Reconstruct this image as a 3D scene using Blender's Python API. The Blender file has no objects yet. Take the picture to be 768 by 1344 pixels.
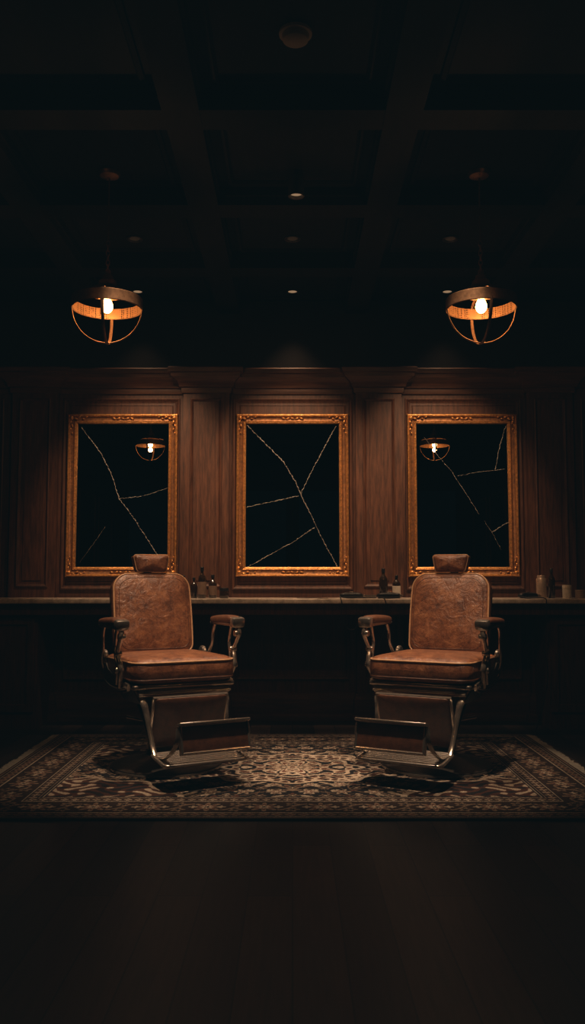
import bpy, bmesh, math, random
import numpy as np
from mathutils import Vector, Matrix, Euler
random.seed(7); np.random.seed(7)
scene = bpy.context.scene
COL = scene.collection
R = math.radians

# ------------------------------------------------------------------ materials
def new_mat(name):
    m = bpy.data.materials.new(name); m.use_nodes = True
    nt = m.node_tree
    b = nt.nodes.get('Principled BSDF')
    return m, nt, b
def simple(name, col, rough=.5, metal=0.0, noise=0.0, nscale=20, bump=0.0, bscale=200, coat=0, stretch=(1,1,1), dark=None, rvar=0.0, spec=.5):
    m, nt, b = new_mat(name)
    b.inputs['Base Color'].default_value = (*col, 1)
    b.inputs['Roughness'].default_value = rough
    b.inputs['Metallic'].default_value = metal
    b.inputs['Specular IOR Level'].default_value = spec
    if coat: b.inputs['Coat Weight'].default_value = coat
    tc = nt.nodes.new('ShaderNodeTexCoord')
    mp = nt.nodes.new('ShaderNodeMapping'); mp.inputs['Scale'].default_value = stretch
    nt.links.new(tc.outputs['Object'], mp.inputs['Vector'])
    if noise > 0:
        n = nt.nodes.new('ShaderNodeTexNoise'); n.inputs['Scale'].default_value = nscale
        n.inputs['Detail'].default_value = 6; n.inputs['Roughness'].default_value = .65
        nt.links.new(mp.outputs[0], n.inputs['Vector'])
        r = nt.nodes.new('ShaderNodeValToRGB')
        d = dark if dark else tuple(c*(1-noise) for c in col)
        r.color_ramp.elements[0].position = .36; r.color_ramp.elements[0].color = (*d, 1)
        r.color_ramp.elements[1].position = .64; r.color_ramp.elements[1].color = (*col, 1)
        nt.links.new(n.outputs['Fac'], r.inputs['Fac'])
        nt.links.new(r.outputs['Color'], b.inputs['Base Color'])
        if rvar:
            mr = nt.nodes.new('ShaderNodeMapRange')
            mr.inputs['To Min'].default_value = rough+rvar; mr.inputs['To Max'].default_value = rough-rvar
            nt.links.new(n.outputs['Fac'], mr.inputs['Value'])
            nt.links.new(mr.outputs[0], b.inputs['Roughness'])
    if bump > 0:
        n2 = nt.nodes.new('ShaderNodeTexNoise'); n2.inputs['Scale'].default_value = bscale
        n2.inputs['Detail'].default_value = 4
        nt.links.new(mp.outputs[0], n2.inputs['Vector'])
        bp = nt.nodes.new('ShaderNodeBump'); bp.inputs['Strength'].default_value = bump
        bp.inputs['Distance'].default_value = .004
        nt.links.new(n2.outputs['Fac'], bp.inputs['Height'])
        nt.links.new(bp.outputs[0], b.inputs['Normal'])
    return m
def emis(name, col, s):
    m, nt, b = new_mat(name)
    b.inputs['Base Color'].default_value = (*col, 1)
    b.inputs['Emission Color'].default_value = (*col, 1)
    b.inputs['Emission Strength'].default_value = s
    return m

M_WOOD = simple('walnut_panelling', (.10,.039,.019), .50, noise=.62, nscale=9, stretch=(6,6,.6), bump=.3, bscale=30, spec=.35)
M_WOODH = simple('walnut_trim', (.10,.040,.020), .46, noise=.5, nscale=9, stretch=(.6,6,6), bump=.2, bscale=30, spec=.4)
M_CEIL = simple('ceiling_dark_wood', (.010,.0062,.0048), .75, noise=.5, nscale=6, stretch=(5,1,1), spec=.10)
M_WALLD = simple('dark_painted_wall', (.014,.011,.010), .7, noise=.3, nscale=4, spec=.2)
M_GOLD = simple('gilded_frame', (.72,.34,.10), .34, metal=.65, noise=.6, nscale=60, bump=.6, bscale=120, rvar=.1)
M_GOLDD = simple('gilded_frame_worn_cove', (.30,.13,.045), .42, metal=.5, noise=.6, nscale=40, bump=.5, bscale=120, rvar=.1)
M_STEEL = simple('aged_nickel', (.55,.47,.40), .22, metal=.88, noise=.4, nscale=35, rvar=.08)
M_DSTEEL = simple('dark_cast_metal', (.10,.082,.070), .36, metal=.8, noise=.4, nscale=30)
M_BRONZE = simple('dark_bronze', (.26,.145,.08), .40, metal=.7, noise=.4, nscale=50)
M_LEATHER_D = simple('worn_leather_dark', (.11,.042,.020), .38, noise=.5, nscale=25, bump=.4, bscale=260)
M_PIPE = simple('leather_piping', (.50,.28,.15), .36, noise=.3, nscale=50)
M_BLACK = simple('black_plastic', (.012,.012,.013), .35, noise=.3, nscale=30)
M_BACKING = simple('rug_backing_jute', (.05,.035,.025), .9, noise=.3, nscale=60)
M_GLASSD = simple('dark_bottle_glass', (.03,.017,.010), .12, noise=.3, nscale=10, coat=.6)
M_WHITE = simple('label_cream', (.80,.74,.65), .5, noise=.15, nscale=40)
M_CAN = simple('brushed_can', (.60,.46,.36), .35, metal=.4, noise=.3, nscale=30, stretch=(1,1,8))
M_STONE = simple('counter_stone', (.80,.70,.60), .24, noise=.5, nscale=18, bump=.1, bscale=80)
M_CRACK = simple('fractured_glass_edge', (.46,.42,.38), .35, noise=.95, nscale=140)
M_FRINGE = simple('rug_fringe_cotton', (.44,.39,.32), .9, noise=.3, nscale=60)
M_BULB = emis('filament_bulb_glow', (1,.46,.13), 30)
M_DISC = emis('downlight_lens', (1,.62,.34), .28)
M_DISCLOW = emis('downlight_lens_dim', (1,.62,.34), .008)
M_DISCLOW.node_tree.nodes['Principled BSDF'].inputs['Base Color'].default_value=(.05,.04,.03,1)
M_DISC.node_tree.nodes['Principled BSDF'].inputs['Base Color'].default_value=(.1,.08,.06,1)

def leather():
    m, nt, b = new_mat('worn_brown_leather')
    tc = nt.nodes.new('ShaderNodeTexCoord')
    n = nt.nodes.new('ShaderNodeTexNoise'); n.inputs['Scale'].default_value = 14; n.inputs['Detail'].default_value = 14; n.inputs['Roughness'].default_value=.85
    nt.links.new(tc.outputs['Object'], n.inputs['Vector'])
    r = nt.nodes.new('ShaderNodeValToRGB')
    e = r.color_ramp.elements
    e[0].position=.38; e[0].color=(.050,.016,.008,1)
    e[1].position=.64; e[1].color=(.31,.132,.058,1)
    k = e.new(.50); k.color=(.165,.060,.026,1)
    nt.links.new(n.outputs['Fac'], r.inputs['Fac'])
    nt.links.new(r.outputs[0], b.inputs['Base Color'])
    mr = nt.nodes.new('ShaderNodeMapRange'); mr.inputs['To Min'].default_value=.46; mr.inputs['To Max'].default_value=.26
    nt.links.new(n.outputs['Fac'], mr.inputs['Value']); nt.links.new(mr.outputs[0], b.inputs['Roughness'])
    b.inputs['Coat Weight'].default_value=.25; b.inputs['Coat Roughness'].default_value=.3
    v = nt.nodes.new('ShaderNodeTexVoronoi'); v.inputs['Scale'].default_value=170; v.feature='DISTANCE_TO_EDGE'
    nt.links.new(tc.outputs['Object'], v.inputs['Vector'])
    n2 = nt.nodes.new('ShaderNodeTexNoise'); n2.inputs['Scale'].default_value=14; n2.inputs['Detail'].default_value=5; n2.inputs['Distortion'].default_value=1.5
    nt.links.new(tc.outputs['Object'], n2.inputs['Vector'])
    ml = nt.nodes.new('ShaderNodeMath'); ml.operation='MULTIPLY'; ml.inputs[1].default_value=3.0
    nt.links.new(n2.outputs['Fac'], ml.inputs[0])
    mx = nt.nodes.new('ShaderNodeMath'); mx.operation='ADD'
    nt.links.new(v.outputs['Distance'], mx.inputs[0]); nt.links.new(ml.outputs[0], mx.inputs[1])
    bp = nt.nodes.new('ShaderNodeBump'); bp.inputs['Strength'].default_value=.6; bp.inputs['Distance'].default_value=.004
    nt.links.new(mx.outputs[0], bp.inputs['Height']); nt.links.new(bp.outputs[0], b.inputs['Normal'])
    return m
M_LEATHER = leather()

def mirror_mat():
    m, nt, b = new_mat('mirror_silver_dark')
    b.inputs['Metallic'].default_value=1; b.inputs['Roughness'].default_value=.004
    tc = nt.nodes.new('ShaderNodeTexCoord'); n = nt.nodes.new('ShaderNodeTexNoise'); n.inputs['Scale'].default_value=5
    nt.links.new(tc.outputs['Object'], n.inputs['Vector'])
    r = nt.nodes.new('ShaderNodeValToRGB'); r.color_ramp.elements[0].color=(.45,.45,.45,1); r.color_ramp.elements[1].color=(.62,.62,.62,1)
    nt.links.new(n.outputs['Fac'], r.inputs['Fac']); nt.links.new(r.outputs[0], b.inputs['Base Color'])
    return m
M_MIRROR = mirror_mat()

def floor_mat():
    m, nt, b = new_mat('dark_oak_planks')
    tc = nt.nodes.new('ShaderNodeTexCoord')
    mp = nt.nodes.new('ShaderNodeMapping'); mp.inputs['Rotation'].default_value=(0,0,R(90))
    nt.links.new(tc.outputs['Object'], mp.inputs['Vector'])
    br = nt.nodes.new('ShaderNodeTexBrick')
    br.inputs['Scale'].default_value=1; br.inputs['Brick Width'].default_value=1.5; br.inputs['Row Height'].default_value=.15
    br.inputs['Mortar Size'].default_value=.003; br.inputs['Mortar'].default_value=(.002,.0015,.0015,1)
    br.inputs['Color1'].default_value=(.066,.041,.031,1); br.inputs['Color2'].default_value=(.022,.014,.011,1)
    br.offset=.37
    nt.links.new(mp.outputs[0], br.inputs['Vector'])
    mp2 = nt.nodes.new('ShaderNodeMapping'); mp2.inputs['Scale'].default_value=(14,1,1)
    nt.links.new(tc.outputs['Object'], mp2.inputs['Vector'])
    n = nt.nodes.new('ShaderNodeTexNoise'); n.inputs['Scale'].default_value=4; n.inputs['Detail'].default_value=8
    nt.links.new(mp2.outputs[0], n.inputs['Vector'])
    mx = nt.nodes.new('ShaderNodeMix'); mx.data_type='RGBA'; mx.blend_type='MULTIPLY'; mx.inputs[0].default_value=.8
    nt.links.new(br.outputs['Color'], mx.inputs[6])
    rr = nt.nodes.new('ShaderNodeValToRGB'); rr.color_ramp.elements[0].position=.3; rr.color_ramp.elements[0].color=(.35,.35,.35,1); rr.color_ramp.elements[1].position=.7
    nt.links.new(n.outputs['Fac'], rr.inputs['Fac']); nt.links.new(rr.outputs[0], mx.inputs[7])
    nt.links.new(mx.outputs[2], b.inputs['Base Color'])
    b.inputs['Roughness'].default_value=.42; b.inputs['Specular IOR Level'].default_value=.3
    bp = nt.nodes.new('ShaderNodeBump'); bp.inputs['Strength'].default_value=.3; bp.inputs['Distance'].default_value=.003
    nt.links.new(br.outputs['Fac'], bp.inputs['Height']); bp.invert=True
    nt.links.new(bp.outputs[0], b.inputs['Normal'])
    return m
M_FLOOR = floor_mat()

def perforated():
    m, nt, b = new_mat('perforated_brass_band')
    b.inputs['Metallic'].default_value=.6; b.inputs['Roughness'].default_value=.4
    tc = nt.nodes.new('ShaderNodeTexCoord')
    v = nt.nodes.new('ShaderNodeTexVoronoi'); v.inputs['Scale'].default_value=95; v.inputs['Randomness'].default_value=.2
    nt.links.new(tc.outputs['Object'], v.inputs['Vector'])
    r = nt.nodes.new('ShaderNodeValToRGB'); r.color_ramp.elements[0].position=.28; r.color_ramp.elements[0].color=(.02,.010,.006,1)
    r.color_ramp.elements[1].position=.45; r.color_ramp.elements[1].color=(.32,.17,.08,1)
    nt.links.new(v.outputs['Distance'], r.inputs['Fac']); nt.links.new(r.outputs[0], b.inputs['Base Color'])
    return m
M_PERF = perforated()

# ------------------------------------------------------------------ mesh helpers
def mo(name, verts, faces, mat, parent=None, smooth=None, loc=(0,0,0), rot=(0,0,0)):
    me = bpy.data.meshes.new(name)
    me.from_pydata([tuple(v) for v in verts], [], faces); me.update()
    bm = bmesh.new(); bm.from_mesh(me); bmesh.ops.recalc_face_normals(bm, faces=bm.faces); bm.to_mesh(me); bm.free()
    ob = bpy.data.objects.new(name, me); COL.objects.link(ob)
    if mat: me.materials.append(mat)
    ob.location = loc; ob.rotation_euler = rot
    if parent: ob.parent = parent
    if smooth is not None:
        me.shade_smooth()
        if smooth < 180: me.set_sharp_from_angle(angle=R(smooth))
    return ob
def empty(name, loc=(0,0,0), rot=(0,0,0)):
    e = bpy.data.objects.new(name, None); COL.objects.link(e); e.location=loc; e.rotation_euler=rot
    e.empty_display_size=.1
    return e
class MB:
    def __init__(s): s.v=[]; s.f=[]
    def add(s, v, f):
        o=len(s.v); s.v += [tuple(p) for p in v]; s.f += [tuple(i+o for i in q) for q in f]
    def box(s, x0,x1,y0,y1,z0,z1):
        s.add([(x0,y0,z0),(x1,y0,z0),(x1,y1,z0),(x0,y1,z0),(x0,y0,z1),(x1,y0,z1),(x1,y1,z1),(x0,y1,z1)],
              [(0,3,2,1),(4,5,6,7),(0,1,5,4),(1,2,6,5),(2,3,7,6),(3,0,4,7)])
def boxo(name, x0,x1,y0,y1,z0,z1, mat, parent=None):
    m=MB(); m.box(x0,x1,y0,y1,z0,z1); return mo(name,m.v,m.f,mat,parent)
def rbox(name, size, loc, r, mat, parent=None, rot=(0,0,0), seg=3, taper=None):
    bm = bmesh.new(); bmesh.ops.create_cube(bm, size=1)
    for v in bm.verts:
        v.co = Vector((v.co.x*size[0], v.co.y*size[1], v.co.z*size[2]))
        if taper and v.co.z<0: v.co.x*=taper[0]; v.co.y*=taper[1]
    bmesh.ops.bevel(bm, geom=bm.edges[:], offset=r, segments=seg, profile=.5, affect='EDGES')
    me = bpy.data.meshes.new(name); bm.to_mesh(me); bm.free(); me.materials.append(mat)
    me.shade_smooth(); me.set_sharp_from_angle(angle=R(40))
    ob = bpy.data.objects.new(name, me); COL.objects.link(ob); ob.location=loc; ob.rotation_euler=rot
    if parent: ob.parent=parent
    return ob
def lathe_data(prof, seg=40, c=(0,0,0)):
    v=[];f=[]
    n=len(prof)
    for i in range(seg):
        a=2*math.pi*i/seg
        for r,z in prof: v.append((c[0]+r*math.cos(a), c[1]+r*math.sin(a), c[2]+z))
    for i in range(seg):
        j=(i+1)%seg
        for k in range(n-1): f.append((i*n+k, j*n+k, j*n+k+1, i*n+k+1))
    return v,f
def lathe(name, prof, mat, parent=None, loc=(0,0,0), rot=(0,0,0), seg=40, ang=35):
    prof=[(max(r,.0004),z) for r,z in prof]
    v,f = lathe_data(prof, seg)
    return mo(name, v, f, mat, parent, ang, loc, rot)
def catmull(P, n=8, closed=False):
    P=[Vector(p) for p in P]; out=[]
    N=len(P); rng = range(N if closed else N-1)
    for i in rng:
        if closed: p0,p1,p2,p3=P[i-1],P[i],P[(i+1)%N],P[(i+2)%N]
        else: p0,p1,p2,p3=P[max(i-1,0)],P[i],P[i+1],P[min(i+2,N-1)]
        for k in range(n):
            t=k/n
            out.append(.5*((2*p1)+(-p0+p2)*t+(2*p0-5*p1+4*p2-p3)*t*t+(-p0+3*p1-3*p2+p3)*t**3))
    if not closed: out.append(P[-1])
    return out
def tube_data(P, r, seg=10, closed=False, flat=1.0, up=None):
    P=[Vector(p) for p in P]; N=len(P); v=[];f=[]
    prev=None
    for i,p in enumerate(P):
        if closed: t=(P[(i+1)%N]-P[i-1])
        else: t=P[min(i+1,N-1)]-P[max(i-1,0)]
        t.normalize()
        if prev is None:
            u=Vector(up) if up else (Vector((0,0,1)) if abs(t.z)<.9 else Vector((1,0,0)))
        else: u=prev
        a=(u-t*u.dot(t)).normalized(); b=t.cross(a); prev=a
        rr = r[i] if isinstance(r,(list,tuple)) else r
        for k in range(seg):
            w=2*math.pi*k/seg
            v.append(p+a*math.cos(w)*rr+b*math.sin(w)*rr*flat)
    for i in range(N if closed else N-1):
        j=(i+1)%N
        for k in range(seg):
            l=(k+1)%seg
            f.append((i*seg+k,i*seg+l,j*seg+l,j*seg+k))
    if not closed:
        f.append(tuple(range(seg))); f.append(tuple((N-1)*seg+k for k in range(seg)))
    return v,f
def tube(name, P, r, mat, parent=None, smoothn=8, closed=False, seg=10, flat=1.0, up=None, loc=(0,0,0), rot=(0,0,0)):
    if smoothn:
        Q=catmull(P, smoothn, closed)
        if isinstance(r,(list,tuple)):
            M=len(P)-1; r=[r[min(int(i/smoothn),M-1)]*(1-(i%smoothn)/smoothn)+r[min(int(i/smoothn)+1,M)]*((i%smoothn)/smoothn) for i in range(len(Q)-1)]+[r[-1]]
    else: Q=P
    v,f=tube_data(Q, r, seg, closed, flat, up)
    return mo(name, v, f, mat, parent, 50, loc, rot)
def rrect(w,h,rad,n=10,bulge=0.0):
    """rad: (br, tr, tl, bl)"""
    pts=[]
    cs=[(w/2,-h/2,rad[0],-90),(w/2,h/2,rad[1],0),(-w/2,h/2,rad[2],90),(-w/2,-h/2,rad[3],180)]
    raw=[]
    for cx,cy,r,a0 in cs:
        ox=cx-math.copysign(r,cx); oy=cy-math.copysign(r,cy)
        for k in range(n+1):
            a=R(a0+90*k/n); raw.append((ox+r*math.cos(a), oy+r*math.sin(a)))
    N=len(raw)
    for i in range(N):
        a=raw[i]; b=raw[(i+1)%N]; d=math.hypot(b[0]-a[0],b[1]-a[1])
        m=max(1,int(d/.03))
        for k in range(m): pts.append((a[0]+(b[0]-a[0])*k/m, a[1]+(b[1]-a[1])*k/m))
    if bulge:
        pts=[(x*(1+bulge*(1-(2*y/h)**2)), y*(1+bulge*.6*(1-min(1,abs(2*x/w))**2))) for x,y in pts]
    return pts
def pz(s,t,n,crown): return t/2*((max(0,1-s**n))**(1/n))+crown*(1-s*s)
def pillow(name, outl, t, mat, parent, loc, rot=(0,0,0), n=7, crown=.012, S=None, warp=None):
    S=S or [0,.15,.3,.45,.6,.7,.78,.84,.89,.93,.96,.98,.992,1.0]
    v=[];f=[];N=len(outl)
    def ring(sg):
        base=len(v)
        v.append((0,0,sg*pz(0,t,n,crown)))
        for s in S[1:]:
            for x,y in outl: v.append((x*s,y*s,sg*pz(s,t,n,crown if sg>0 else crown*.3)))
        for i in range(N): f.append((base, base+1+i, base+1+(i+1)%N))
        for q in range(len(S)-2):
            for i in range(N):
                a=base+1+q*N; b=a+N; j=(i+1)%N
                f.append((a+i,b+i,b+j,a+j))
        return base+1+(len(S)-2)*N
    a=ring(1); b=ring(-1)
    for i in range(N):
        j=(i+1)%N; f.append((a+i,a+j,b+j,b+i))
    if warp: v=[warp(p) for p in v]
    ob=mo(name,v,f,mat,parent,60,loc,rot)
    return ob
def frame_data(x0,x1,z0,z1,y,prof):
    """prof: list (inset, protrusion toward -y). rectangular mitred frame"""
    v=[];f=[];n=len(prof)
    for (cx,cz,sx,sz) in ((x0,z0,1,1),(x1,z0,-1,1),(x1,z1,-1,-1),(x0,z1,1,-1)):
        for i,d in prof: v.append((cx+sx*i, y-d, cz+sz*i))
    for c in range(4):
        e=(c+1)%4
        for k in range(n-1): f.append((c*n+k,e*n+k,e*n+k+1,c*n+k+1))
    return v,f
def sweep_plan(path, prof):
    P=[Vector(p) for p in path]; v=[];f=[];n=len(prof)
    def nrm(a,b):
        d=(b-a).normalized(); return Vector((d.y,-d.x))
    for i,p in enumerate(P):
        if i==0: m=nrm(P[0],P[1])
        elif i==len(P)-1: m=nrm(P[-2],P[-1])
        else:
            a=nrm(P[i-1],p); b=nrm(p,P[i+1]); m=(a+b)/(1+a.dot(b))
        for o,z in prof: v.append((p.x+m.x*o, p.y+m.y*o, z))
    for i in range(len(P)-1):
        for k in range(n-1): f.append((i*n+k,(i+1)*n+k,(i+1)*n+k+1,i*n+k+1))
    return v,f

# ------------------------------------------------------------------ room
WY=6.65; CZ=3.20; BZ=3.10; SX=3.3; FY=-3.0
boxo('floor',-SX-.15,SX+.15,FY-.15,WY+.15,-.1,0,M_FLOOR)
boxo('wall_back',-SX-.15,SX+.15,WY,WY+.15,0,CZ+.1,M_WALLD)
boxo('wall_left',-SX-.15,-SX,FY,WY,0,CZ+.1,M_WALLD)
boxo('wall_right',SX,SX+.15,FY,WY,0,CZ+.1,M_WALLD)
m=MB()
m.box(-SX,SX,FY-.15,FY,0,.5); m.box(-SX,SX,FY-.15,FY,2.7,CZ+.1)
for x in (-SX,-1.7,-.12,1.46,SX-.24): m.box(x,x+.24,FY-.15,FY,.5,2.7)
mo('wall_front',m.v,m.f,M_WALLD)
boxo('ceiling',-SX-.15,SX+.15,FY-.15,WY+.15,CZ,CZ+.1,M_CEIL)
m=MB()
xb=[]
for s in (-1,1):
    for k in range(3):
        a=.41+k*.98; x0,x1=sorted((s*a,s*(a+.165))); xb.append((x0,x1)); m.box(x0,x1,FY,WY,BZ,CZ+.01)
        for xx in (x0,x1):
            m.box(xx-.012,xx+.012,FY,WY,BZ+.05,CZ+.01)
yb=[3.70+.98*k for k in range(-6,3)]
for y in yb:
    m.box(-SX,SX,y,y+.17,BZ+.002,CZ+.01)
    for yy in (y,y+.17): m.box(-SX,SX,yy-.012,yy+.012,BZ+.052,CZ+.01)
mo('ceiling_beams',m.v,m.f,M_CEIL)
m=MB()
xs=sorted(set([-SX]+[e for b in xb for e in b]+[SX])); xr=[(xs[i],xs[i+1]) for i in range(0,len(xs),2)]
for (a,b) in xr:
    for y in yb[2:]:
        y0=y+.17; y1=min(y+.98,WY)
        if y1-y0<.3: continue
        v,f=frame_data(a+.06,b-.06,y0+.06,y1-.06,0,[(0,0),(.0,.012),(.02,.018),(.03,.004),(.03,0)])
        v=[(p[0],p[2],CZ+p[1]) for p in v]
        m.add(v,f)
mo('trim_1',m.v,m.f,M_CEIL)

# back wall panelling
PIL=[(-2.13,-1.78),(-.83,-.48),(.48,.83),(1.78,2.13)]
def planpath(y0,step):
    pts=[(-SX,y0)]
    for a,b in PIL:
        pts+= [(a,y0),(a,y0-step),(b,y0-step),(b,y0)]
    pts.append((SX,y0)); return pts
m=MB()
m.box(-SX,SX,WY-.02,WY,.0,2.62)
for a,b in PIL: m.box(a,b,WY-.07,WY-.02,0,2.62)
mo('wall_panelling',m.v,m.f,M_WOOD)
m=MB()
prof=[(0,0),(0,.016),(.010,.020),(.018,.016),(.026,.006),(.034,.004),(.036,0)]
prof_s=[(0,0),(0,.010),(.008,.014),(.014,.010),(.022,.002),(.024,0)]
bays=[(-3.25,-2.2),(-1.75,-.86),(-.455,.455),(.86,1.75),(2.2,3.25)]
for a,b in bays:
    v,f=frame_data(a,b,.97,2.43,WY-.02,prof); m.add(v,f)
    v,f=frame_data(a+.05,b-.05,1.02,2.38,WY-.02,[(0,0),(0,.004),(.006,.006),(.01,0)]); m.add(v,f)
for a,b in PIL:
    v,f=frame_data(a+.055,b-.055,.99,2.42,WY-.07,prof_s); m.add(v,f)
    m.box(a+.105,b-.105,WY-.076,WY-.07,1.04,2.37)
for a,b in bays:
    v,f=frame_data(a+.03,b-.03,.30,.82,WY-.02,prof); m.add(v,f)
for a,b in PIL:
    v,f=frame_data(a+.055,b-.055,.30,.82,WY-.07,prof_s); m.add(v,f)
e_=[-SX]+[q for p_ in PIL for q in p_]+[SX]
for i in range(0,len(e_),2): m.box(e_[i]+.002,e_[i+1]-.002,WY-.069,WY-.02,.878,.912)
mo('trim_2',m.v,m.f,M_WOOD)
v,f=sweep_plan(planpath(WY-.02,.05),[(0,2.46),(.012,2.46),(.016,2.475),(.016,2.50),(.03,2.505),(.035,2.53),(.055,2.555),(.085,2.575),(.09,2.60),(.105,2.605),(.11,2.635),(.10,2.645),(0,2.648)])
mo('trim_3',v,f,M_WOODH,None,35)
v,f=sweep_plan(planpath(WY-.02,.05),[(0,.21),(.012,.20),(.018,.17),(.025,.155),(.025,.06),(.045,.05),(.05,.035),(.05,0)])
mo('baseboard_back',v,f,M_WOODH,None,35)
for s,nm in ((-1,'left'),(1,'right')):
    x=s*SX
    boxo('baseboard_'+nm,min(x,x-s*.02),max(x,x-s*.02),FY,WY-.1,0,.16,M_WOODH)
    m=MB()
    for k in range(7):
        y0=FY+.3+k*1.35
        if y0+1.1>WY-.1: break
        for z0,z1 in ((.3,.85),(1.0,2.45)):
            v,f=frame_data(y0,y0+1.1,z0,z1,0,prof)
            v=[(x+s*p[1]*1.0, p[0], p[2]) for p in v]
            m.add(v,f)
    mo('trim_4' if s<0 else 'trim_5',m.v,m.f,M_WOOD)

# ------------------------------------------------------------------ counter
cp=empty('barber_counter',(0,0,0))
rbox('countertop',(2*SX-.01,.45,.034),(0,6.354,.895),.006,M_STONE,cp)
CT=.912
m=MB()
m.box(-SX+.01,SX-.01,6.18,6.20,.80,.878)
for s in (-1,1):
    a,b=sorted((s*1.80,s*(SX-.03)))
    m.box(a,b,6.24,6.57,.0,.878)
    w=(b-a)/3
    for k in range(3):
        v,f=frame_data(a+k*w+.02,a+(k+1)*w-.02,.12,.78,6.24,[(0,0),(0,.015),(.05,.015),(.055,.004),(.06,.004)]); m.add(v,f)
for s in (-1,1):
    m.box(s*.66-.03,s*.66+.03,6.20,6.56,.80,.878)
mo('counter_cabinet',m.v,m.f,M_WOOD,cp)

# ------------------------------------------------------------------ mirrors
def mirror(name,cx,w,z0,z1,cracks):
    yb_=WY-.02-.0
    e=empty(name,(cx,yb_,0))
    x0,x1=-w/2,w/2
    v,f=frame_data(x0,x1,z0,z1,0,[(0,-.0),(0,.035),(.005,.045),(.012,.048),(.019,.042),(.022,.034)])
    mo('gilt_frame_outer',v,f,M_GOLD,e,30)
    v,f=frame_data(x0,x1,z0,z1,0,[(.022,.034),(.030,.028),(.042,.026),(.052,.030)])
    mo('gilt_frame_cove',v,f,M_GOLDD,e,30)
    v,f=frame_data(x0,x1,z0,z1,0,[(.052,.030),(.056,.034),(.062,.030),(.066,.030),(.072,.026),(.074,.012),(.074,.0)])
    mo('gilt_frame_inner',v,f,M_GOLD,e,30)
    m=MB()
    def blob(x,z,y,rx,rz,ry,ang=0,seg=8,rings=5):
        vv=[];ff=[]
        for i in range(rings+1):
            ph=math.pi*i/rings
            for k in range(seg):
                th=2*math.pi*k/seg
                lx=rx*math.sin(ph)*math.cos(th); lz=rz*math.cos(ph); ly=ry*math.sin(ph)*math.sin(th)
                X=lx*math.cos(ang)-lz*math.sin(ang); Z=lx*math.sin(ang)+lz*math.cos(ang)
                vv.append((x+X,y+ly,z+Z))
        for i in range(rings):
            for k in range(seg):
                l=(k+1)%seg; ff.append((i*seg+k,i*seg+l,(i+1)*seg+l,(i+1)*seg+k))
        m.add(vv,ff)
    ins=.062
    L=x1-x0-2*ins; n=int(L/.014)
    for k in range(n):
        xx=x0+ins+L*(k+.5)/n
        for zz in (z0+ins,z1-ins): blob(xx,zz,-.031,.0042,.0042,.0042,seg=6,rings=4)
    L=z1-z0-2*ins; n=int(L/.014)
    for k in range(n):
        zz=z0+ins+L*(k+.5)/n
        for xx in (x0+ins,x1-ins): blob(xx,zz,-.031,.0042,.0042,.0042,seg=6,rings=4)
    for sx in (-1,1):
        for sz in (-1,1):
            X=sx*(w/2-.03); Z=(z1-.03 if sz>0 else z0+.03)
            blob(X,Z,-.040,.018,.018,.013)
            for k in range(4):
                d=.032+k*.028; s_=.9-.15*k
                a=.5*(1 if k%2 else -1)
                blob(X-sx*d,Z+.006*(1 if k%2 else -1),-.038,.020*s_,.010*s_,.012*s_,a*.6)
                blob(X+.006*(1 if k%2 else -1),Z-sz*d,-.038,.010*s_,.020*s_,.012*s_,a*.6)
            blob(X+sx*.020,Z+sz*.020,-.03,.016,.010,.012,math.atan2(sz,sx))
    for zz in (z0+.034,z1-.034):
        for k in range(-2,3): blob(k*.034,zz,-.034,.018,.008,.009,.35*(1 if k%2 else -1))
    mo('gilt_carving',m.v,m.f,M_GOLD,e,60)
    boxo('mirror_glass',x0+.06,x1-.06,-.012,-.001,z0+.06,z1-.06,M_MIRROR,e)
    rnd=random.Random(int(cx*100)+5)
    m=MB()
    for poly,wd in cracks:
        P=[Vector((x-cx,0,z)) for x,z in poly]
        Q=[]
        for a,b in zip(P[:-1],P[1:]):
            d=b-a; L=d.length; nn=max(2,int(L/.009)); t=d.normalized(); nrm=Vector((-t.z,0,t.x))
            for k in range(nn):
                off=rnd.uniform(-.003,.003)
                Q.append((a+d*k/nn+nrm*off,nrm,wd*rnd.uniform(.1,1.0)))
        Q.append((P[-1],nrm,wd*.3))
        vv=[];ff=[]
        for p,nr,h in Q:
            vv+= [p+nr*h+Vector((0,-.0122,0)), p+Vector((0,-.0122-h*.8,0)), p-nr*h+Vector((0,-.0122,0))]
        for i in range(len(Q)-1):
            a=i*3;b=a+3
            ff+=[(a,b,b+1,a+1),(a+1,b+1,b+2,a+2)]
        m.add(vv,ff)
    mo('glass_fractures',m.v,m.f,M_CRACK,e)
    return e
def px(p): return ((p[0]-384)/172.0, 2.303-(p[1]-545)*.00583)
def C(*pts,w=.0042): return ([px(p) for p in pts],w)
mirror('framed_mirror',0,.855,1.067,2.303,[
  C((324,559),(350,585),(372,607),(388,634),(397,655),(411,683),(426,715),(444,747)),
  C((441,560),(424,592),(410,618),(395,649)),
  C((324,667),(360,659),(392,652)),
  C((325,745),(350,731),(385,712),(413,693))])
mirror('framed_mirror',-1.29,.84,1.067,2.303,[
  C((107,562),(133,596),(148,625),(153,642),(158,656),(175,678),(195,708),(210,731)),
  C((158,656),(190,652),(221,642),w=.0028),
  C((108,738),(125,715),(140,692),w=.0009)])
mirror('framed_mirror',1.29,.84,1.067,2.303,[
  C((664,560),(656,585),(649,618),w=.0034),
  C((600,626),(625,621),(662,617),w=.0018),
  C((557,575),(575,600),(592,620),(610,648),(627,676),w=.0020),
  C((643,700),(655,692),(666,686),w=.003),C((634,685),(645,702),(655,722),w=.0015)])

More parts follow.
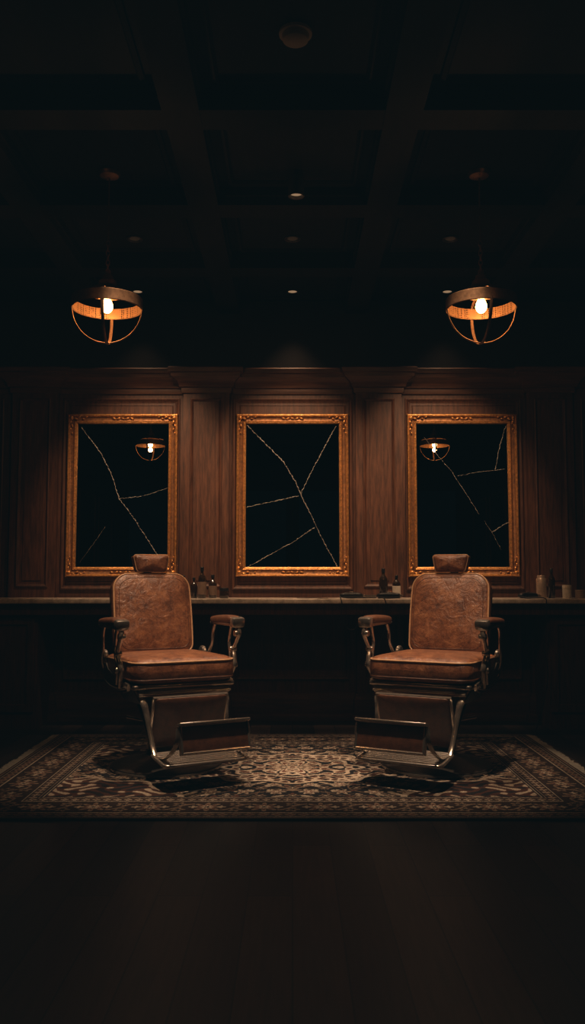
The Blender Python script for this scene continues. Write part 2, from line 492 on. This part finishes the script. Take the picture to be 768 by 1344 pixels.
# ------------------------------------------------------------------ rug
def rug():
    HX,HY=1.56,1.04
    nx,ny=760,510
    xs=np.linspace(-HX,HX,nx); ys=np.linspace(-HY,HY,ny)
    U,V=np.meshgrid(xs,ys)
    e=np.minimum(HX-abs(U),HY-abs(V))
    navy=np.array([.012,.011,.013]); rust=np.array([.095,.042,.030]); cream=np.array([.42,.335,.255]); tan=np.array([.165,.115,.082]); brown=np.array([.040,.024,.019])
    colr=np.zeros((ny,nx,3)); colr[:]=navy
    def put(mask,c): colr[mask]=c
    def flower(x,y,r,k,ph=0):
        rr=np.hypot(x,y); th=np.arctan2(y,x)
        return rr/(r*(.72+.28*np.cos(k*th+ph)))
    a=abs(U); b=abs(V)
    w1=np.sin(a*17+1.8*np.sin(b*15))+np.sin(b*21+1.6*np.sin(a*13))
    put(abs(w1)<.13,tan)
    w2=np.sin(a*31+2.2*np.sin(b*23+1))*np.sin(b*29+2*np.sin(a*19))
    put(w2>.70,cream*.8); put(w2<-.78,rust)
    w3=np.sin(a*47+3*np.sin(b*11))+np.sin(b*43+3*np.sin(a*9+2))
    put(abs(w3)<.08,tan*.8)
    for (P,off,r,c1,c2) in ((.16,0,.050,cream*.85,rust),(.16,.08,.036,tan,navy)):
        cx=((a+off)%P)-P/2; cy=((b+off)%P)-P/2
        fl=flower(cx,cy,r,6)
        put(fl<1.15,navy); put(fl<1,c1); put(fl<.62,c2); put(fl<.3,cream)
    ca=HX-.38-a; cb=HY-.38-b
    sp=np.hypot(ca/.62,cb/.40); th=np.arctan2(cb,ca)
    lob=sp/(1+.07*np.cos(10*th))
    ins=(ca>0)&(cb>0)
    s1=ins&(lob<1)
    put(s1,cream*.8); s2=ins&(lob<.95); put(s2,rust*.5)
    q=np.sin(a*40+2*np.sin(b*33))*np.sin(b*38+2*np.sin(a*27))
    put(s2&(q>.5),cream*.7); put(s2&(q<-.3),navy)
    rr=np.hypot(U/.60,V/.37); th=np.arctan2(V/.37,U/.60)
    md=rr/(1+.07*np.cos(12*th))
    put(md<1.06,navy); put(md<1,cream); put(md<.95,rust*.6)
    q=np.sin(a*50+2.4*np.sin(b*40+.5))+np.sin(b*58+2.4*np.sin(a*44))
    put((md<.95)&(abs(q)<.5),cream*.95); put((md<.95)&(q>1.0),navy)
    md2=rr/(.62*(1+.09*np.cos(8*th)))
    put(md2<1.07,navy); put(md2<1,cream*.9)
    put((md2<.93)&(q>.1),navy); put((md2<.93)&(q<-1.0),rust)
    fl=flower(U,V*1.25,.20,10); put(fl<1.12,navy); put(fl<1,cream); put(fl<.82,rust); put(fl<.6,cream); put(fl<.42,navy)
    fl=flower(U,V*1.25,.06,6); put(fl<1,cream); put(fl<.45,rust)
    fl=flower(a-.80,V*1.1,.13,8); put(fl<1.12,cream); put(fl<1,navy); put(fl<.7,cream); put(fl<.4,rust)
    bd=e<.38; put(bd,navy)
    def band(e0,e1,c): put((e>=e0)&(e<e1),c)
    horiz=(HY-abs(V))<=(HX-abs(U))
    s=np.where(horiz,U,V)
    band(0,.012,brown); band(.012,.02,tan)
    band(.03,.036,cream*.8)
    g=(e>=.04)&(e<.085); put(g,brown)
    t=((s+10)%.06)-.03; put(g&(abs(t)/.03+abs(e-.0625)/.024<1),tan); put(g&(abs(t)/.03+abs(e-.0625)/.024<.5),rust)
    band(.089,.095,cream*.8)
    mb=(e>=.10)&(e<.285); put(mb,brown*.7)
    ec=e-.1925; P=.26
    t=((s+10*P)%P)-P/2
    vine=abs(ec-.05*np.sin(2*np.pi*s/P)); put(mb&(vine<.007),tan)
    fl=flower(t,ec,.078,8); put(mb&(fl<1.12),navy); put(mb&(fl<1),tan); put(mb&(fl<.70),rust); put(mb&(fl<.42),cream*.8); put(mb&(fl<.2),navy)
    t2=((s+10*P+P/2)%P)-P/2
    for dy,k in ((.045,5),(-.045,5)):
        fl=flower(t2,ec-dy,.036,k); put(mb&(fl<1),tan); put(mb&(fl<.5),navy)
    for dx in (.065,-.065):
        fl=flower(t2-dx,ec,.022,4); put(mb&(fl<1),cream*.7)
    band(.289,.295,cream*.8)
    g=(e>=.30)&(e<.345); put(g,brown)
    t=((s+10)%.05)-.025; fl=flower(t,e-.3225,.02,4); put(g&(fl<1),cream*.7); put(g&(fl<.4),rust)
    band(.350,.356,tan); band(.366,.371,cream*.7)
    rn=np.random.rand(ny,nx,1)
    colr*= (.60+.65*rn)
    verts=np.zeros((ny*nx,3)); verts[:,0]=U.ravel(); verts[:,1]=V.ravel()
    verts[:,2]=.012+.0012*np.random.rand(ny*nx)
    idx=np.arange(ny*nx).reshape(ny,nx)
    F=np.stack([idx[:-1,:-1],idx[:-1,1:],idx[1:,1:],idx[1:,:-1]],-1).reshape(-1,4)
    me=bpy.data.meshes.new('rug_pile')
    me.vertices.add(len(verts)); me.vertices.foreach_set('co',verts.ravel())
    me.loops.add(F.size); me.loops.foreach_set('vertex_index',F.ravel().astype(np.int32))
    me.polygons.add(len(F)); me.polygons.foreach_set('loop_start',np.arange(0,F.size,4,dtype=np.int32))
    me.update(calc_edges=True); me.validate()
    at=me.color_attributes.new('weave','FLOAT_COLOR','POINT')
    c4=np.ones((ny*nx,4)); c4[:,:3]=colr.reshape(-1,3)
    at.data.foreach_set('color',c4.ravel())
    mt,nt,bs=new_mat('persian_rug_wool')
    an=nt.nodes.new('ShaderNodeAttribute'); an.attribute_name='weave'
    n=nt.nodes.new('ShaderNodeTexNoise'); n.inputs['Scale'].default_value=3.2; n.inputs['Detail'].default_value=8
    tc=nt.nodes.new('ShaderNodeTexCoord'); nt.links.new(tc.outputs['Object'],n.inputs['Vector'])
    rp=nt.nodes.new('ShaderNodeValToRGB'); rp.color_ramp.elements[0].position=.3; rp.color_ramp.elements[0].color=(.5,.48,.46,1); rp.color_ramp.elements[1].position=.7
    nt.links.new(n.outputs['Fac'],rp.inputs['Fac'])
    mx=nt.nodes.new('ShaderNodeMix'); mx.data_type='RGBA'; mx.blend_type='MULTIPLY'; mx.inputs[0].default_value=1
    nt.links.new(an.outputs['Color'],mx.inputs[6]); nt.links.new(rp.outputs[0],mx.inputs[7])
    nt.links.new(mx.outputs[2],bs.inputs['Base Color']); bs.inputs['Roughness'].default_value=.95
    bs.inputs['Specular IOR Level'].default_value=.1
    me.materials.append(mt)
    root=empty('persian_rug',(0,4.94,0))
    ob=bpy.data.objects.new('rug_pile',me); COL.objects.link(ob); ob.parent=root
    boxo('rug_backing',-HX,HX,-HY,HY,.0,.0118,M_BACKING,root)
    m=MB()
    for s in (-1,1):
        y=-HY
        while y<HY:
            L=.055+random.uniform(-.012,.012); dy=random.uniform(-.008,.008)
            x0=s*HX; x1=s*(HX+L)
            m.add([(x0,y,.002),(x0,y+.006,.002),(x0,y+.003,.010),(x1,y+dy,.001),(x1,y+dy+.006,.001),(x1,y+dy+.003,.005)],
                  [(0,3,5,2),(1,2,5,4),(0,1,4,3),(3,4,5)])
            y+=.011
    mo('rug_fringe',m.v,m.f,M_FRINGE,root)
rug()

# ------------------------------------------------------------------ barber chair
def chair(loc,rotz):
    c=empty('barber_chair',loc,(0,0,rotz))
    lathe('floor_base',[(0,0),(.30,0),(.305,.008),(.30,.022),(.26,.036),(.17,.052),(.11,.075),(.095,.10),(.09,.13),(0,.13)],M_DSTEEL,c,seg=64)
    lathe('base_rim',[(.292,.018),(.306,.014),(.308,.006),(.306,.001),(.295,.001)],M_STEEL,c,seg=64)
    lathe('hydraulic_column',[(.0,.12),(.085,.12),(.088,.14),(.075,.15),(.072,.27),(.085,.28),(.085,.30),(.055,.305),(.055,.37),(.10,.385),(.10,.40),(0,.40)],M_STEEL,c,seg=40)
    s0=-1 if rotz<0 else 1
    tube('pump_lever',[(s0*-.06,.06,.24),(s0*-.12,.12,.25),(s0*-.17,.18,.26)],.009,M_STEEL,c)
    rbox('seat_pan',(.50,.42,.10),(0,-.01,.412),.014,M_DSTEEL,c,taper=(.80,.78))
    rbox('seat_rail',(.57,.51,.024),(0,-.02,.474),.008,M_STEEL,c)
    rbox('front_apron',(.52,.018,.05),(0,-.262,.450),.006,M_STEEL,c)
    tube('apron_bead',[(-.26,-.276,.438),(0,-.278,.438),(.26,-.276,.438)],.006,M_STEEL,c,4)
    o=rrect(.58,.54,(.07,.05,.05,.07),10,.015)
    pillow('seat_cushion',o,.135,M_LEATHER,c,(0,-.03,.552),n=6,crown=.018)
    tube('seat_piping_upper',[(x*.985,y*.985,pz(.985,.135,6,.018)-.002) for x,y in o],.0055,M_PIPE,c,0,True,8,loc=(0,-.03,.556))
    tube('seat_piping_lower',[(x*.985,y*.985,-pz(.985,.135,6,.0)+.004) for x,y in o],.005,M_LEATHER_D,c,0,True,8,loc=(0,-.03,.552))
    tilt=R(90-11)
    o=rrect(.465,.47,(.05,.085,.085,.05),10,.03)
    bl=(0,.265,.83)
    pillow('back_cushion',o,.10,M_LEATHER,c,bl,(tilt,0,0),n=6,crown=.020)
    for s,nm in ((.985,'back_piping_outer'),(.87,'back_piping_inner')):
        zz=pz(s,.10,6,.020)
        tube(nm,[(x*s,y*s,zz+(.0005 if s>.9 else -.0008)) for x,y in o],.0058 if s>.9 else .0022,M_PIPE if s>.9 else M_LEATHER_D,c,0,True,8,loc=bl,rot=(tilt,0,0))
    o2=rrect(.45,.455,(.05,.08,.08,.05),10,.03)
    pillow('back_shell',o2,.03,M_DSTEEL,c,(0,.265+.052,.822),(tilt,0,0),n=8,crown=.003)
    o=rrect(.205,.098,(.012,.018,.018,.012),6,.0)
    o=[(x*(1+.10*y/.049),y) for x,y in o]
    hl=(0,.300,1.128)
    pillow('headrest_cushion',o,.080,M_LEATHER,c,hl,(R(90-6),0,0),n=5,crown=.014)
    tube('headrest_piping',[(x*.985,y*.985,pz(.985,.08,5,.014)) for x,y in o],.004,M_PIPE,c,0,True,8,loc=hl,rot=(R(84),0,0))
    rbox('headrest_post',(.05,.012,.16),(0,.345,1.05),.004,M_STEEL,c,(R(-8),0,0))
    for s,nm in ((-1,'left'),(1,'right')):
        X=s*.334
        o=rrect(.078,.30,(.03,.03,.03,.03),8,.04)
        pillow('arm_pad_'+nm,o,.040,M_LEATHER_D,c,(X,-.045,.806),(R(-2),0,0),n=3.5,crown=.006)
        rbox('arm_rail_'+nm,(.058,.31,.018),(X,-.04,.782),.006,M_STEEL,c)
        rbox('arm_front_cap_'+nm,(.078,.05,.058),(X,-.205,.796),.014,M_STEEL,c,(R(12),0,0),2)
        tube('arm_scroll_outer_'+nm,[(X,-.205,.775),(X+s*.006,-.215,.735),(X+s*.006,-.185,.69),(X+s*.002,-.155,.645),(X-s*.002,-.175,.60),(X-s*.008,-.185,.555),(X-s*.016,-.15,.505),(X-s*.03,-.11,.465)],
             [.014,.015,.012,.011,.014,.015,.013,.016],M_STEEL,c,8,seg=12,flat=.75)
        tube('arm_scroll_inner_'+nm,[(X,-.13,.775),(X,-.115,.73),(X,-.10,.68),(X,-.115,.63),(X-s*.004,-.135,.58),(X-s*.01,-.12,.53),(X-s*.022,-.08,.48)],
             [.011,.010,.010,.011,.012,.011,.013],M_STEEL,c,8,seg=12,flat=.75)
        for (yy,zz,rr) in ((-.205,.735,.02),(-.15,.645,.017),(-.16,.56,.019)):
            lathe('arm_boss_'+nm,[(0,-.019),(rr*.8,-.019),(rr,-.012),(rr,.012),(rr*.8,.019),(0,.019)],M_STEEL,c,(X,yy,zz),(0,R(90),0),20)
        tube('arm_rear_post_'+nm,[(X,.10,.775),(X,.125,.73),(X-s*.004,.13,.66),(X-s*.012,.17,.60),(X-s*.03,.20,.54),(X-s*.05,.19,.48)],
             [.012,.013,.011,.012,.015,.016],M_STEEL,c,8,seg=12,flat=.8)
        lathe('recline_hinge_'+nm,[(0,-.012),(.036,-.012),(.042,-.006),(.042,.006),(.036,.012),(.015,.014),(.013,.022),(0,.022)],M_STEEL,c,(s*.298,.20,.60),(0,s*R(90),0),32)
        out=[(-.22,.488),(-.12,.50),(.0,.515),(.12,.54),(.20,.60),(.235,.58),(.225,.50),(.16,.455),(.0,.44),(-.14,.435),(-.21,.455)]
        m=MB(); n=len(out); x0,x1=s*.286,s*.302
        m.add([(x0,a,b) for a,b in out]+[(x1,a,b) for a,b in out],[tuple(range(n)),tuple(range(n,2*n))]+[(i,(i+1)%n,n+(i+1)%n,n+i) for i in range(n)])
        mo('side_casting_'+nm,m.v,m.f,M_STEEL,c,30)
        tube('side_curl_'+nm,[(s*.30,-.20,.47),(s*.302,-.08,.452),(s*.302,.06,.455),(s*.302,.16,.48),(s*.30,.22,.53)],.008,M_STEEL,c,6)
        tube('leg_bar_'+nm,[(s*.250,-.20,.455),(s*.234,-.27,.40),(s*.223,-.295,.34),(s*.216,-.325,.26),(s*.212,-.36,.19),(s*.212,-.40,.145)],
             [.020,.021,.017,.014,.014,.016],M_STEEL,c,8,seg=12,flat=.55,up=(1,0,0))
        tube('leg_brace_'+nm,[(s*.19,-.05,.38),(s*.195,-.18,.30),(s*.20,-.30,.20),(s*.205,-.37,.16)],.010,M_DSTEEL,c,6)
        tube('footplate_bracket_'+nm,[(s*.205,-.40,.145),(s*.205,-.50,.150),(s*.200,-.590,.19),(s*.192,-.640,.25),(s*.187,-.635,.315)],
             [.013,.012,.013,.012,.010],M_STEEL,c,8,seg=10,flat=.6,up=(1,0,0))
    o=rrect(.405,.27,(.02,.02,.02,.02),6,.0)
    pillow('calf_pad',o,.04,M_LEATHER_D,c,(0,-.312,.300),(R(90+17),0,0),n=6,crown=.008)
    m=MB(); v,f=frame_data(-.208,.208,-.14,.14,0,[(0,0),(0,.02),(.008,.022),(.012,.018),(.012,0)]); m.add(v,f)
    mo('calf_frame',m.v,m.f,M_STEEL,c,30,(0,-.302,.300),(R(17),0,0))
    fr=(R(7),0,0)
    fl=(0,-.475,.135)
    rbox('footrest_tread',(.44,.19,.014),fl,.005,M_DSTEEL,c,fr)
    m=MB()
    for k in range(8):
        y=-.082+k*.0235
        v,f=tube_data([(-.212,y,.009),(.212,y,.009)],.0062,8); m.add(v,f)
    mo('footrest_ribs',m.v,m.f,M_STEEL,c,50,fl,fr)
    o=rrect(.452,.205,(.03,.03,.03,.03),6)
    tube('footrest_rim',[(x,y,.002) for x,y in o],.010,M_STEEL,c,0,True,10,loc=fl,rot=fr)
    ul=(0,-.655,.262); ur=(R(-16),0,0)
    rbox('flip_footplate',(.355,.026,.130),ul,.007,M_LEATHER_D,c,ur)
    m=MB(); v,f=frame_data(-.185,.185,-.072,.072,0,[(0,-.014),(0,.014),(.006,.017),(.012,.014),(.012,.0)]); m.add(v,f)
    mo('flip_footplate_frame',m.v,m.f,M_STEEL,c,30,ul,ur)
    rbox('flip_footplate_lip',(.378,.050,.016),(0,-.648,.334),.006,M_STEEL,c,(R(-16),0,0))
    return c
chair((-.70,4.95,.0135),R(29))
chair((.80,4.95,.0135),R(-29))

# ------------------------------------------------------------------ pendants
def point(name,parent,loc,e,col,r=.03):
    l=bpy.data.lights.new(name,'POINT'); l.energy=e; l.color=col; l.shadow_soft_size=r
    o=bpy.data.objects.new(name,l); COL.objects.link(o); o.location=loc; o.parent=parent; return o
def spot(name,parent,loc,target,e,col,ang,blend=.6,r=.04):
    l=bpy.data.lights.new(name,'SPOT'); l.energy=e; l.color=col; l.spot_size=R(ang); l.spot_blend=blend; l.shadow_soft_size=r
    o=bpy.data.objects.new(name,l); COL.objects.link(o); o.location=loc
    w=(parent.location if parent else Vector((0,0,0)))
    d=Vector(target)-(w+Vector(loc)); o.rotation_euler=d.to_track_quat('-Z','Y').to_euler(); o.parent=parent; return o
def pendant(x,y,z,power):
    """z = height of ring centre"""
    e=empty('pendant_lamp',(x,y,z),(0,0,0))
    r=.178
    lathe('ring_band',[(r,-.022),(r+.003,-.026),(r+.006,-.022),(r+.006,.030),(r+.003,.034),(r,.030)],M_BRONZE,e,seg=64)
    lathe('ring_inner_mesh',[(r-.002,-.024),(r-.002,.032)],M_PERF,e,seg=64)
    for k,a in enumerate((4,94)):
        a=R(a); P=[]
        for i in range(25):
            t=math.pi*i/24; rr=r+.004
            P.append((rr*math.cos(t)*math.cos(a),rr*math.cos(t)*math.sin(a),-.01-.195*math.sin(t)))
        tube('cage_hoop_%d'%(k+1),P,.0085,M_BRONZE,e,0,seg=8,flat=.35,up=(-math.sin(a),math.cos(a),0))
        P=[]
        for i in range(25):
            t=math.pi*i/24; rr=r+.002
            P.append((rr*math.cos(t)*math.cos(a),rr*math.cos(t)*math.sin(a),.02+.055*math.sin(t)))
        tube('upper_arm_%d'%(k+1),P,.007,M_BRONZE,e,0,seg=8,flat=.4,up=(-math.sin(a),math.cos(a),0))
    lathe('canopy_shade',[(.105,.055),(.108,.058),(.100,.070),(.070,.088),(.050,.100),(.046,.125),(.030,.135),(.026,.155),(.016,.162),(.014,.185),(.006,.19),(0,.19)],M_BRONZE,e,seg=40)
    lathe('socket',[(0,.10),(.024,.10),(.024,.045),(.020,.035),(0,.035)],M_BRONZE,e,seg=24)
    lathe('bulb',[(0,-.045),(.014,-.042),(.025,-.030),(.030,-.014),(.028,.004),(.018,.024),(.013,.036),(0,.036)],M_BULB,e,seg=24,ang=180)
    m=MB()
    n=6
    for k in range(n):
        zc=.20+.026*k; P=[]
        for i in range(16):
            t=2*math.pi*i/16; u=.009*math.cos(t); w=.017*math.sin(t)
            P.append((u,0,zc+w) if k%2 else (0,u,zc+w))
        v,f=tube_data(P,.0028,6,True); m.add(v,f)
    mo('chain_links',m.v,m.f,M_BRONZE,e,50)
    top=CZ-z
    tube('cord',[(0,0,.20+.026*n-.015),(0,0,top-.02)],.004,M_BRONZE,e,0)
    lathe('ceiling_canopy',[(0,top-.03),(.02,top-.03),(.05,top-.02),(.06,top-.005),(.06,top),(0,top)],M_BRONZE,e,seg=32)
    point('pendant_glow',e,(0,0,-.075),power,(1,.50,.20),.025)
    return e
pendant(-.972,4.5,2.485,5)
pendant(.99,4.5,2.485,5)
pendant(-1.74,2.6,2.70,2)
pendant(1.74,2.6,2.70,2)

# ------------------------------------------------------------------ downlights, existing and added
WARM=(1,.62,.36)
def downlight(x,y,lens,tgt=None,e=0,ang=60,blend=.7,z=CZ,col=WARM,r=.03):
    p=empty('existing_or_added_downlight',(x,y,z))  # shared by the existing ceiling fixtures and the added chair spots
    lathe('trim_ring',[(.050,0),(.052,-.006),(.043,-.009),(.034,-.006),(.032,0)],M_BLACK,p,seg=32)
    lathe('lens',[(0,-.002),(.033,-.002)],lens,p,seg=24)
    if e: spot('existing_or_added_beam',p,(0,0,-.03),tgt,e,col,ang,blend,r)
for x,e in ((-1.16,8),(0,20),(1.16,8)):
    downlight(x,6.42,M_DISC,(x,6.52,0),e,72,1.0)
for x,t,e in ((-1.0,-1.10,190),(0,0,205),(1.0,1.10,190)):
    downlight(x,5.40,M_DISCLOW,(t,6.63,1.60),e,54,1.0)
KEYC=(1,.69,.45)
for x,t in ((-.78,-.62),(.78,.72)):
    downlight(x,3.97,M_DISCLOW,(t,4.80,.5),265,41,1.0,col=KEYC)  # added key spot to light the chair, kept out of view behind the cross-beam
    downlight(x*1.0,4.93,M_DISCLOW,(t+(.03 if t>0 else -.03),4.88,.5),150,38,1.0,col=KEYC,r=.02)  # added overhead spot, unseen, for rim highlights and shadow under the chair
p=empty('cylinder_downlight',(.02,4.50,CZ))
lathe('housing',[(0,0),(.042,0),(.042,-.13),(.036,-.13),(.034,-.11),(0,-.11)],M_DSTEEL,p,seg=32)
lathe('lens',[(0,-.112),(.034,-.112)],M_DISC,p,seg=24)
spot('cylinder_beam',p,(0,0,-.14),(0,4.88,0),140,(1,.73,.52),46,1.0,.03)
p=empty('smoke_detector',(.012,3.30,CZ))
lathe('detector_body',[(0,-.045),(.035,-.045),(.05,-.035),(.055,-.015),(.065,-.012),(.065,0),(0,0)],simple('detector_plastic',(.25,.23,.2),.5,noise=.1,nscale=10),p,seg=32)

# ------------------------------------------------------------------ counter items
def bottle(x,y,h,r,mat=M_GLASSD,label=None,cap=M_BLACK,neck=.32,name='barber_bottle'):
    e=empty(name,(x,y,CT))
    hb=h*(1-neck)
    lathe('body',[(0,0),(r*.9,0),(r,.006),(r,hb*.9),(r*.9,hb),(r*.45,hb+h*neck*.25),(r*.36,hb+h*neck*.4),(r*.36,h*.88),(0,h*.88)],mat,e,seg=32)
    lathe('cap',[(0,h*.86),(r*.42,h*.86),(r*.42,h*.985),(r*.34,h),(0,h)],cap,e,seg=24)
    if label: lathe('label',[(r+.0006,hb*.18),(r+.0009,hb*.2),(r+.0009,hb*.75),(r+.0006,hb*.77)],label,e,seg=32)
def jar(x,y,h,r,mat,cap,name='pomade_jar'):
    e=empty(name,(x,y,CT))
    lathe('body',[(0,0),(r*.94,0),(r,.005),(r,h*.68),(r*.94,h*.72),(0,h*.72)],mat,e,seg=32)
    lathe('lid',[(0,h*.70),(r*1.03,h*.70),(r*1.04,h*.74),(r*1.04,h*.96),(r*.98,h),(0,h)],cap,e,seg=32)
def spray(x,y,h,r,mat,name='spray_can'):
    e=empty(name,(x,y,CT))
    lathe('body',[(0,0),(r*.93,0),(r,.004),(r,h*.83),(r*.85,h*.88),(r*.6,h*.9),(0,h*.9)],mat,e,seg=32)
    lathe('cap',[(0,h*.86),(r*.8,h*.86),(r*.8,h*.97),(r*.72,h),(0,h)],mat,e,seg=32)
K=6.34/1157
def X(p): return (p-384)*K
bottle(X(241),6.34,.165,.022)
bottle(X(253),6.40,.150,.026)
bottle(X(265),6.34,.225,.030,label=simple('label_dark_paper',(.20,.13,.09),.6,noise=.2,nscale=30))
bottle(X(278),6.40,.170,.030,label=simple('label_brown_paper',(.16,.10,.065),.6,noise=.2,nscale=30))
jar(X(294),6.33,.075,.033,M_GLASSD,M_BLACK)
bottle(X(504),6.36,.215,.032)
bottle(X(520),6.30,.165,.029,label=M_WHITE,neck=.3)
spray(X(711),6.33,.165,.036,M_CAN)
bottle(X(728),6.40,.215,.026)
jar(X(744),6.32,.095,.032,M_WHITE,M_WHITE,'talc_tin')
jar(X(762),6.33,.060,.036,M_CAN,M_CAN)
e=empty('tool_tray',(X(482),6.37,CT))
rbox('tray_base',(.13,.10,.012),(0,0,.006),.004,M_DSTEEL,e)
v,f=frame_data(-.065,.065,-.05,.05,0,[(0,0),(0,.022),(.006,.022),(.006,.0)])
mo('tray_rim',[(p[0],p[2],.002-p[1]) for p in v],f,M_STEEL,e)
def comb(x,y,a):
    e=empty('barber_comb',(x,y,CT),(0,0,a)); m=MB(); m.box(-.09,.09,0,.010,0,.004)
    for k in range(40): m.box(-.088+k*.0045,-.086+k*.0045,-.022,0,.0005,.0035)
    mo('teeth_and_spine',m.v,m.f,M_BLACK,e)
comb(.12,6.33,.25)
def clipper(x,y,a,cord):
    e=empty('hair_clipper',(x,y,CT),(0,0,a))
    o=rrect(.165,.048,(.02,.012,.012,.02),6,.05)
    pillow('clipper_body',o,.038,M_BLACK,e,(0,0,.021),n=3,crown=.004)
    rbox('blade',(.022,.044,.012),(.088,0,.022),.002,M_STEEL,e,(0,.2,0))
    m=MB()
    for k in range(14): m.box(.097,.108,-.021+k*.0031,-.0193+k*.0031,.016,.020)
    mo('blade_teeth',m.v,m.f,M_STEEL,e)
    rbox('switch',(.03,.012,.008),(.0,0,.044),.003,M_STEEL,e)
    c2=[tuple(Matrix.Rotation(-a,3,'Z')@Vector((p[0]-x,p[1]-y,p[2]-CT))) for p in cord]
    tube('cord',[(-.078,0,.02)]+c2,.0035,M_BLACK,e,8)
clipper(.42,6.26,.10,[(.335,6.19,CT+.008),(X(445),6.14,CT+.012),(X(447),6.122,.87),(X(446),6.12,.80),(X(452),6.12,.72),(X(462),6.12,.70),(X(470),6.12,.78)])
clipper(X(508),6.21,-.2,[(X(494),6.16,CT+.006),(X(500),6.135,CT+.006),(X(503),6.12,.87),(X(503),6.12,.76),(X(500),6.12,.68),(X(496),6.13,.62),(X(492),6.14,.50),(X(494),6.14,.30),(X(520),6.14,.02)])
clipper(X(690),6.26,.5,[(X(685),6.18,CT+.006),(X(704),6.135,CT+.006),(X(706),6.12,.86),(X(702),6.12,.6),(X(706),6.12,.4),(X(700),6.12,.2),(X(690),6.12,.02)])
e=empty('barber_scissors',(.25,6.24,CT),(0,0,.4))
m=MB()
for s in (-1,1):
    m.add([(0,0,.002),(.07,s*.004,.002),(0,s*.008,.002),(0,0,.004),(.07,s*.004,.004),(0,s*.008,.004)],[(0,1,2),(3,5,4),(0,2,5,3),(0,3,4,1),(1,4,5,2)])
    v,f=tube_data([(0,s*.004,.003),(-.04,-s*.010,.003)],.003,6); m.add(v,f)
    v,f=tube_data([(-.055+.015*math.cos(t*math.pi/8),-s*.014+.012*math.sin(t*math.pi/8),.003) for t in range(16)],.0028,6,True); m.add(v,f)
mo('scissor_blades',m.v,m.f,M_STEEL,e,40)

# ------------------------------------------------------------------ world
w=bpy.data.worlds.new('night'); scene.world=w; w.use_nodes=True
bg=w.node_tree.nodes['Background']; bg.inputs['Color'].default_value=(.35,.75,1,1); bg.inputs['Strength'].default_value=.0012

# ------------------------------------------------------------------ camera
cam=bpy.data.cameras.new('camera'); co=bpy.data.objects.new('camera',cam); COL.objects.link(co)
cam.sensor_fit='VERTICAL'; cam.sensor_height=36; cam.sensor_width=36*768/1344; cam.lens=1150/1344*36
co.location=(0,0,1.05); co.rotation_euler=(R(90+4.375),0,0); cam.clip_start=.05
scene.camera=co
vs=scene.view_settings
try:
    vs.view_transform='Standard'; vs.look='None'
    vs.use_curve_mapping=True
    cm=vs.curve_mapping
    for i,y in ((0,.0020),(1,.0043),(2,.0050)):
        cm.curves[i].points[0].location=(0,y)
    cm.update()
except Exception as ex: print('VS',ex)
